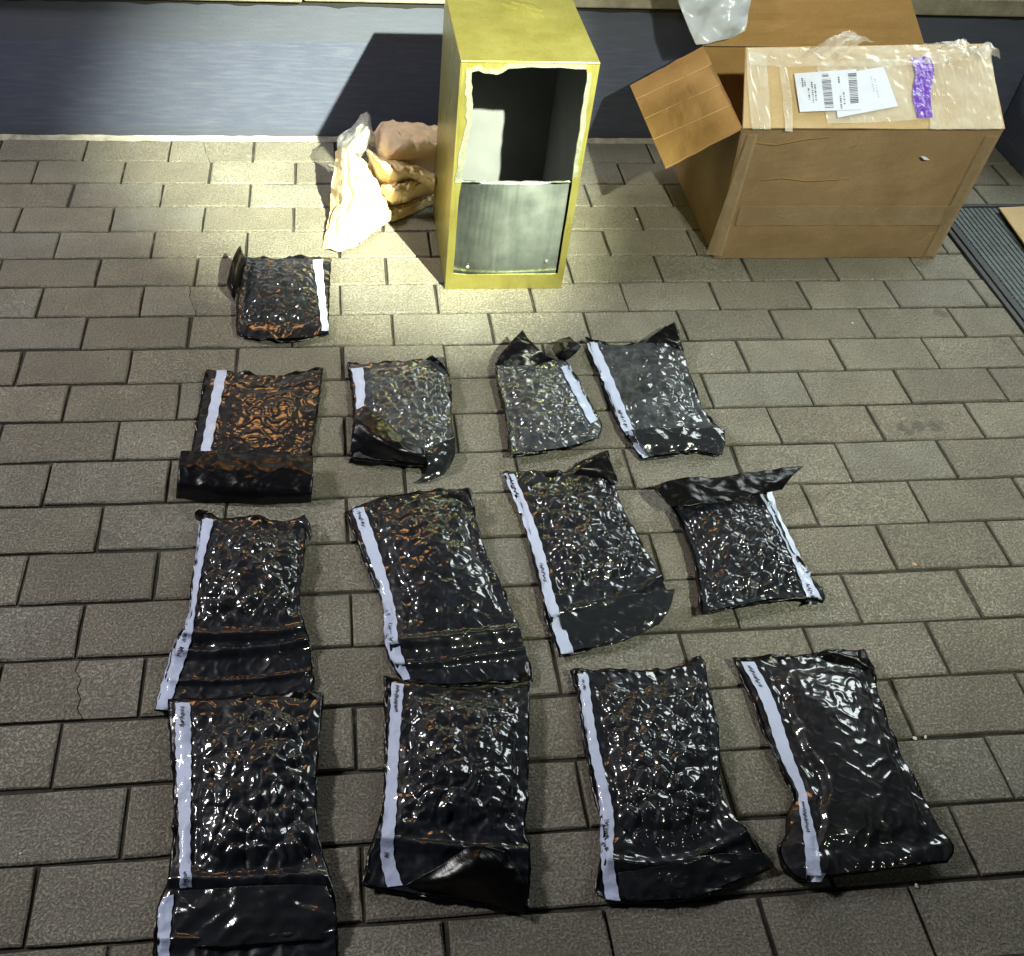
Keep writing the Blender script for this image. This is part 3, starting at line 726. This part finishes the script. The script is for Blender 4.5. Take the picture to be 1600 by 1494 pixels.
    bvh = BVHTree.FromPolygons(pv + Bc.reshape(-1, 3).tolist(), grid_faces(nvv, nuu) + [tuple(i + kk for i in q) for q in grid_faces(*Bc.shape[:2])])
    for (sl, sr) in strips:
        n = 90; l = polyline(sl, n); r_ = polyline(sr, n); vs = []
        for a, b in zip(l, r_):
            jit = .7 * math.sin(a[1] * .31 + seed) 
            for k in range(6):
                q = a + (b - a) * k / 5; vs.append(tuple(surf(bvh, q[0] + jit, q[1])))
        A = np.array(vs).reshape(n, 6, 3)
        for _ in range(3): A[1:-1, :, 2] = np.maximum(A[1:-1, :, 2], (A[:-2, :, 2] + A[2:, :, 2]) / 2)
        st = grid_mesh('label_strip', A, STRIP, e)
        for (ya, yb, sd) in [mk for mk in marks if sl[0][1] <= mk[0] <= sl[-1][1]]:      # a handwritten word down the strip
            rr = random.Random(sd); vs, fs = [], []
            nl = max(8, int((yb - ya) / 1.1)); path = []
            for i in range(nl):
                y = ya + (yb - ya) * i / (nl - 1)
                a = [np.interp(y, l[:, 1], l[:, 0]), np.interp(y, r_[:, 1], r_[:, 0])]
                c = a[0] + (a[1] - a[0]) * (.45 + (.17 if i % 2 else -.17) * rr.uniform(.3, 1.3)); path.append((c, y + rr.uniform(-.9, .9)))
            for i in range(nl - 1):
                if rr.random() < .14: continue
                (xa, y_a), (xb, y_b) = path[i], path[i+1]; dx, dy = xb - xa, y_b - y_a; ln = math.hypot(dx, dy) or 1; nx, ny = -dy / ln * .45, dx / ln * .45
                b0 = len(vs)
                for (qx, qy) in ((xa + nx, y_a + ny), (xa - nx, y_a - ny), (xb - nx, y_b - ny), (xb + nx, y_b + ny)): vs.append(surf(bvh, qx, qy, .0032))
                fs.append((b0, b0+1, b0+2, b0+3))
            mesh('handwriting', vs, fs, INK, st)
    for k, (nm, ctrl, fm, ns) in enumerate(flaps):
        patch(nm, ctrl, fm, e, 48, 56, ns * .9, 24, .0005, seed + k)
    return e

bag('small dark vacuum bag nearest the wall, black flap standing at its left',
    [(384,405),(373,450),(369,490),(370,526)], [(519,404),(516,465),(515,523)], [(430,408),(480,406)], [(420,536),(470,534)],
    (.04,.86,.04,.86), .034, .006, 55, [([(488,406),(494,440),(499,480),(503,517)], [(504,405),(506,440),(510,480),(514,517)])],
    [('flap', [[(388,404,.012),(380,398,.045),(375,384,.06)], [(380,425,.015),(372,415,.045),(364,405,.055)], [(372,452,.012),(364,448,.035),(355,440,.035)], [(366,470,.006),(362,462,.016),(357,452,.018)]], BLACK, .003)], seed=1)
bag('vacuum bag reflecting orange light, black folded end across its bottom',
    [(322,577),(309,640),(297,716)], [(507,573),(500,640),(488,720)], [(370,582),(430,588),(480,580)], [(380,724)],
    (.16,.88,.16,1.0), .012, .0006, 30, [([(339,578),(326,640),(313,708)], [(355,578),(341,645),(328,709)])],
    [('folded_end', [[(283,704,.034),(340,706,.036),(420,710,.036),(489,713,.034)], [(279,730,.040),(340,732,.042),(420,738,.042),(489,742,.040)], [(277,758,.030),(340,762,.030),(420,766,.030),(488,768,.028)], [(275,779,.005),(340,785,.005),(420,788,.005),(486,786,.005)]], SHEEN, .004)],
    POUCH_S, seed=2, ridge=.0009)
bag('crinkled grey vacuum bag with black flap folded over its lower left corner',
    [(542,572),(549,612),(552,660),(546,722)], [(694,562),(708,610),(706,660),(711,690),(709,722)], [(580,572),(640,567),(668,566)], [(600,727),(660,735)],
    (.10,.97,.05,.92), .034, .006, 62, [([(548,576),(556,606),(557,640)], [(567,574),(571,606),(569,634)])],
    [('flap', [[(570,636,.046),(592,650,.052),(625,680,.052),(664,704,.040)], [(556,658,.050),(585,680,.058),(622,702,.054),(666,714,.036)], [(549,690,.030),(585,706,.032),(622,718,.030),(666,724,.022)], [(546,724,.004),(585,728,.004),(622,722,.005),(666,732,.005)]], SHEEN, .004),
     ('clear_end', [[(664,706,.034),(690,692,.036),(711,684,.03)], [(668,725,.026),(694,716,.026),(712,704,.02)], [(664,742,.010),(690,738,.010),(706,724,.012)], [(645,755,.003),(672,752,.003),(694,742,.003)]], CLEARBAG, .004),
     ('corner', [[(664,562,.016),(672,557,.035),(676,556,.04)], [(680,566,.016),(688,566,.030),(692,570,.034)], [(692,580,.014),(700,584,.018),(706,592,.016)]], BLACK, .001)],
    POUCH_G, seed=3)
bag('vacuum bag with pointed black flap and dark curl at its top',
    [(772,576),(776,610),(788,652),(795,718)], [(884,566),(908,602),(926,636),(944,664),(936,690)], [(820,574),(860,568)], [(850,712),(895,704)],
    (.04,.88,.05,.93), .036, .006, 60, [([(876,574),(892,606),(908,636),(922,662)], [(889,570),(908,604),(922,634),(933,656)])],
    [('flap', [[(772,570,.018),(788,546,.038),(816,517,.05)], [(800,572,.020),(816,550,.040),(828,532,.05)], [(836,572,.020),(846,558,.030),(848,552,.036)], [(866,568,.012),(864,562,.018),(858,560,.02)]], SHEEN, .003),
     ('curl', [[(862,546,.020),(872,532,.034),(890,527,.030)], [(868,556,.026),(884,546,.05),(900,536,.036)], [(878,568,.012),(896,556,.022),(909,541,.022)]], BLACK, .003)], POUCH_G, seed=4)
bag('grey vacuum bag with raised black corner and clear bottom end, right of curl',
    [(913,532),(936,592),(958,650),(976,690),(1006,718)], [(1056,504),(1070,560),(1085,612),(1104,655),(1131,680),(1126,712)], [(950,541),(1000,540),(1015,527)], [(1050,712),(1080,708)],
    (.13,.93,.09,.80), .034, .005, 50, [([(915,533),(942,596),(975,680),(1005,716)], [(931,533),(960,596),(992,680),(1021,712)])],
    [('corner', [[(1008,536,.020),(1024,522,.035),(1054,503,.045)], [(1030,540,.022),(1046,530,.035),(1060,524,.04)], [(1056,546,.018),(1064,546,.022),(1069,548,.02)]], BLACK, .002),
     ('clear_end', [[(985,672,.034),(1030,668,.038),(1080,668,.036),(1132,672,.032)], [(1000,698,.028),(1040,692,.032),(1085,690,.03),(1133,690,.028)], [(1014,714,.016),(1044,706,.020),(1088,704,.022),(1128,712,.014)]], CLEARBAG, .004)],
    POUCH_G, marks=[(640, 668, 5)], folds=[(.84, .86, .008, .03)], seed=5, ridge=.002)
bag('vacuum bag below the orange-lit bag, its open end flaring under another bag',
    [(316,800),(312,850),(297,920),(299,965),(276,1000),(256,1060),(240,1112)], [(478,808),(482,850),(472,920),(471,965),(488,1002),(493,1050),(493,1092)], [(345,815),(400,813),(440,820)], [(330,1112),(420,1104)],
    (.07,.97,.05,.60), .036, .007, 50, [([(313,806),(304,880),(298,958),(272,1008),(253,1065),(243,1108)], [(334,812),(316,880),(304,958),(300,1000),(279,1060),(263,1110)])],
    [('corner', [[(306,812,.012),(304,802,.03),(310,796,.035)], [(320,818,.014),(318,806,.028),(326,799,.03)]], BLACK, .001),
     ('corner', [[(458,822,.02),(464,814,.03),(476,806,.034)], [(478,830,.02),(480,822,.03),(484,818,.03)], [(484,846,.012),(486,842,.018),(487,838,.018)]], CLEARBAG, .001)],
    marks=[(990, 1026, 6)], folds=[(.66, .66, .010, .02), (.74, .72, .008, .02), (.86, .86, .005, .012)], seed=6)
bag('wide smoother vacuum bag in the middle left, rumpled clear end at bottom',
    [(540,800),(562,860),(592,930),(612,962),(599,1000),(610,1042),(634,1066)], [(735,774),(756,860),(790,930),(815,990),(832,1040),(836,1066)], [(600,780),(660,771),(715,768)], [(700,1074),(770,1068)],
    (.16,.94,.03,.72), .036, .0028, 44, [([(549,793),(573,860),(601,942),(599,1000),(613,1036),(630,1063)], [(567,789),(593,860),(621,962),(619,992),(633,1040),(641,1061)])],
    [('corner', [[(695,778,.03),(700,770,.045),(715,766,.048)], [(718,782,.03),(724,776,.042),(730,772,.044)], [(736,800,.026),(738,794,.034),(739,790,.034)]], CLEARBAG, .003)],
    marks=[(800, 822, 7), (972, 1002, 8)], folds=[(.80, .78, .010, .025), (.90, .86, .008, .015)], seed=7, ridge=.0018)
bag('crinkled vacuum bag in the centre with rounded clear end at bottom right',
    [(785,738),(811,792),(826,850),(845,930),(850,972),(876,1027)], [(950,708),(962,770),(990,830),(1024,888),(1046,926),(1040,962)], [(830,737),(880,743),(896,730)], [(930,1014),(1000,992)],
    (.12,.95,.09,.74), .036, .007, 56, [([(786,740),(816,810),(839,880),(853,950),(877,1022)], [(802,738),(833,810),(853,870),(864,930),(897,1020)])],
    [('corner', [[(896,742,.026),(908,730,.04),(948,707,.045)], [(925,746,.026),(936,736,.038),(956,726,.042)], [(956,760,.022),(962,758,.028),(966,752,.028)]], BLACK, .002),
     ('clear_end', [[(868,950,.024),(920,940,.028),(985,930,.030),(1055,920,.034)], [(878,980,.016),(925,975,.020),(985,966,.022),(1046,952,.026)], [(892,1012,.006),(930,1012,.010),(985,998,.012),(1030,976,.014)]], CLEARBAG, .004)],
    marks=[(748, 778, 9), (880, 910, 10)], folds=[(.82, .80, .008, .02)], seed=8)
bag('vacuum bag with wide black flap across its top, right of the centre bag',
    [(1030,778),(1056,812),(1076,860),(1086,902),(1092,967)], [(1196,772),(1220,820),(1242,868),(1268,902),(1293,932),(1286,945)], [(1090,768),(1150,764)], [(1160,954),(1220,942)],
    (.05,.88,.05,.96), .042, .007, 52, [([(1183,764),(1206,806),(1233,860),(1251,906),(1264,944)], [(1204,757),(1215,800),(1242,850),(1267,906),(1286,938)])],
    [('flap', [[(1020,762,.040),(1060,748,.05),(1130,745,.05),(1190,736,.05),(1256,729,.05)], [(1028,774,.040),(1068,768,.05),(1132,764,.05),(1192,754,.052),(1238,744,.05)], [(1046,794,.036),(1080,790,.046),(1134,784,.046),(1186,772,.046),(1222,766,.040)]], BLACK, .004)],
    marks=[(912, 938, 11)], seed=9)
bag('long vacuum bag at lower left, folded end running out of the picture',
    [(262,1094),(264,1150),(270,1220),(272,1300),(262,1382),(245,1412),(238,1494),(235,1545)], [(509,1085),(502,1150),(496,1260),(501,1320),(525,1392),(532,1450),(531,1545)], [(350,1094),(430,1086)], [(380,1550)],
    (.12,.93,.07,.66), .040, .0075, 46, [([(274,1096),(274,1180),(280,1290),(281,1388)], [(297,1096),(299,1190),(298,1250),(297,1330),(300,1386)]), ([(258,1400),(246,1416),(247,1494),(246,1538)], [(272,1398),(267,1440),(264,1494),(262,1538)])],
    [('folded_end', [[(276,1394,.020),(340,1388,.026),(420,1384,.028),(510,1384,.02)], [(272,1430,.018),(340,1424,.026),(420,1424,.024),(524,1424,.02)], [(268,1478,.010),(340,1480,.014),(420,1474,.014),(530,1466,.012)]], CLEARBAG, .005)],
    marks=[(1104, 1135, 12), (1360, 1384, 13)], folds=[(.68, .68, .008, .02), (.86, .84, .006, .012)], seed=10)
bag('vacuum bag at lower centre left with black lifted flap at its bottom',
    [(600,1060),(600,1150),(600,1262),(588,1292),(572,1340),(566,1386)], [(829,1072),(828,1160),(826,1260),(820,1300),(833,1332),(829,1422)], [(700,1080),(780,1080)], [(640,1400),(740,1412)],
    (.14,.95,.05,.72), .040, .006, 48, [([(612,1066),(605,1200),(600,1272),(592,1335),(605,1386)], [(631,1069),(621,1200),(620,1272),(612,1335),(629,1383)])],
    [('flap', [[(632,1384,.012),(690,1352,.034),(738,1322,.05),(786,1330,.046),(806,1350,.032)], [(650,1390,.010),(700,1376,.034),(746,1360,.046),(790,1362,.040),(816,1380,.028)], [(680,1402,.004),(720,1406,.006),(750,1410,.008),(790,1420,.010),(822,1430,.012)]], BLACK, .003)],
    marks=[(1070, 1112, 14), (1332, 1340, 15)], folds=[(.80, .78, .006, .02)], seed=11, curl=.014)
bag('vacuum bag at lower centre right, end flaring toward its right neighbour',
    [(890,1050),(905,1102),(911,1170),(926,1242),(946,1310),(934,1352),(928,1404)], [(1096,1024),(1110,1090),(1126,1160),(1122,1240),(1150,1286),(1204,1344),(1209,1358)], [(950,1050),(1060,1048)], [(1000,1414),(1080,1412),(1140,1388)],
    (.12,.95,.07,.78), .038, .0075, 50, [([(902,1049),(915,1150),(938,1246),(937,1330),(946,1405)], [(918,1049),(931,1150),(951,1232),(961,1282),(956,1340),(969,1408)])],
    [('clear_end', [[(966,1364,.020),(1040,1352,.026),(1110,1336,.026),(1195,1334,.024)], [(970,1386,.012),(1045,1376,.018),(1115,1362,.018),(1202,1346,.016)], [(974,1408,.004),(1048,1412,.004),(1115,1398,.004),(1208,1357,.006)]], CLEARBAG, .004)],
    marks=[(1062, 1078, 16), (1280, 1332, 17)], folds=[(.86, .84, .006, .02)], seed=12)
bag('fat smooth dark vacuum bag at lower right with long white strip',
    [(1143,1030),(1170,1082),(1190,1142),(1216,1202),(1244,1244),(1229,1272),(1228,1310),(1208,1326),(1226,1364),(1256,1380)], [(1350,1018),(1366,1060),(1376,1112),(1410,1190),(1450,1270),(1476,1310),(1493,1330),(1480,1351)], [(1230,1033),(1300,1021)], [(1330,1370),(1400,1362)],
    (.17,.95,.05,.91), .044, .0022, 16, [([(1157,1034),(1193,1096),(1216,1180),(1249,1238),(1247,1256),(1258,1320),(1260,1378)], [(1178,1034),(1211,1092),(1236,1176),(1260,1236),(1264,1262),(1279,1320),(1283,1378)])],
    [('corner', [[(1280,1030,.03),(1300,1020,.05),(1345,1016,.05)], [(1310,1036,.036),(1330,1028,.05),(1356,1028,.05)], [(1350,1048,.036),(1362,1046,.044),(1368,1044,.040)]], BLACK, .003)],
    POUCH_S, marks=[(1040, 1074, 18), (1252, 1300, 19)], seed=13, ridge=.0008, curl=.016)

# ---------------------------------------------------------------- litter on the paving
def chip(name, label, cat, px, py, s, mat, seed, flatf=.4):
    rr = random.Random(seed); bm = bmesh.new(); s *= .72; bmesh.ops.create_icosphere(bm, subdivisions=1, radius=s)
    for q in bm.verts: q.co = Vector((q.co.x * rr.uniform(.7, 1.25) * 1.2, q.co.y * rr.uniform(.7, 1.25), q.co.z * flatf * rr.uniform(.7, 1.2)))
    me = bpy.data.meshes.new(name); bm.to_mesh(me); bm.free(); me.materials.append(mat)
    o = link(name, me); p = G(px, py); o.location = (p.x, p.y, s * flatf * .5); o.rotation_euler.z = rr.uniform(0, 6)
    return setp(o, label, cat)
chip('leaf_scrap', 'small orange dry leaf scrap on the paving at right', 'leaf', 1429, 882, .006, LEAF, 1, .22)
for k, (px, py, s, lab) in enumerate(((1575, 1217, .0026, 'bright stone chip in a joint near the right edge'), (1429, 1154, .0042, 'pale stone chip right of the fat smooth bag'), (1446, 1152, .0038, 'second pale stone chip beside another right of the fat bag'), (1432, 1384, .0042, 'pale stone chip below the fat smooth bag'), (32, 1334, .0022, 'tiny white stone chip on the paving at lower left'), (995, 343, .0042, 'small white stone chip between metal box and cardboard box'), (1332, 505, .0036, 'tiny pale stone chip below the cardboard box'), (1112, 554, .0028, 'tiny white stone chip right of the raised black corner'))):
    chip('stone_chip', lab, 'stone chip', px, py, s, CHIP, 30 + k, .5)
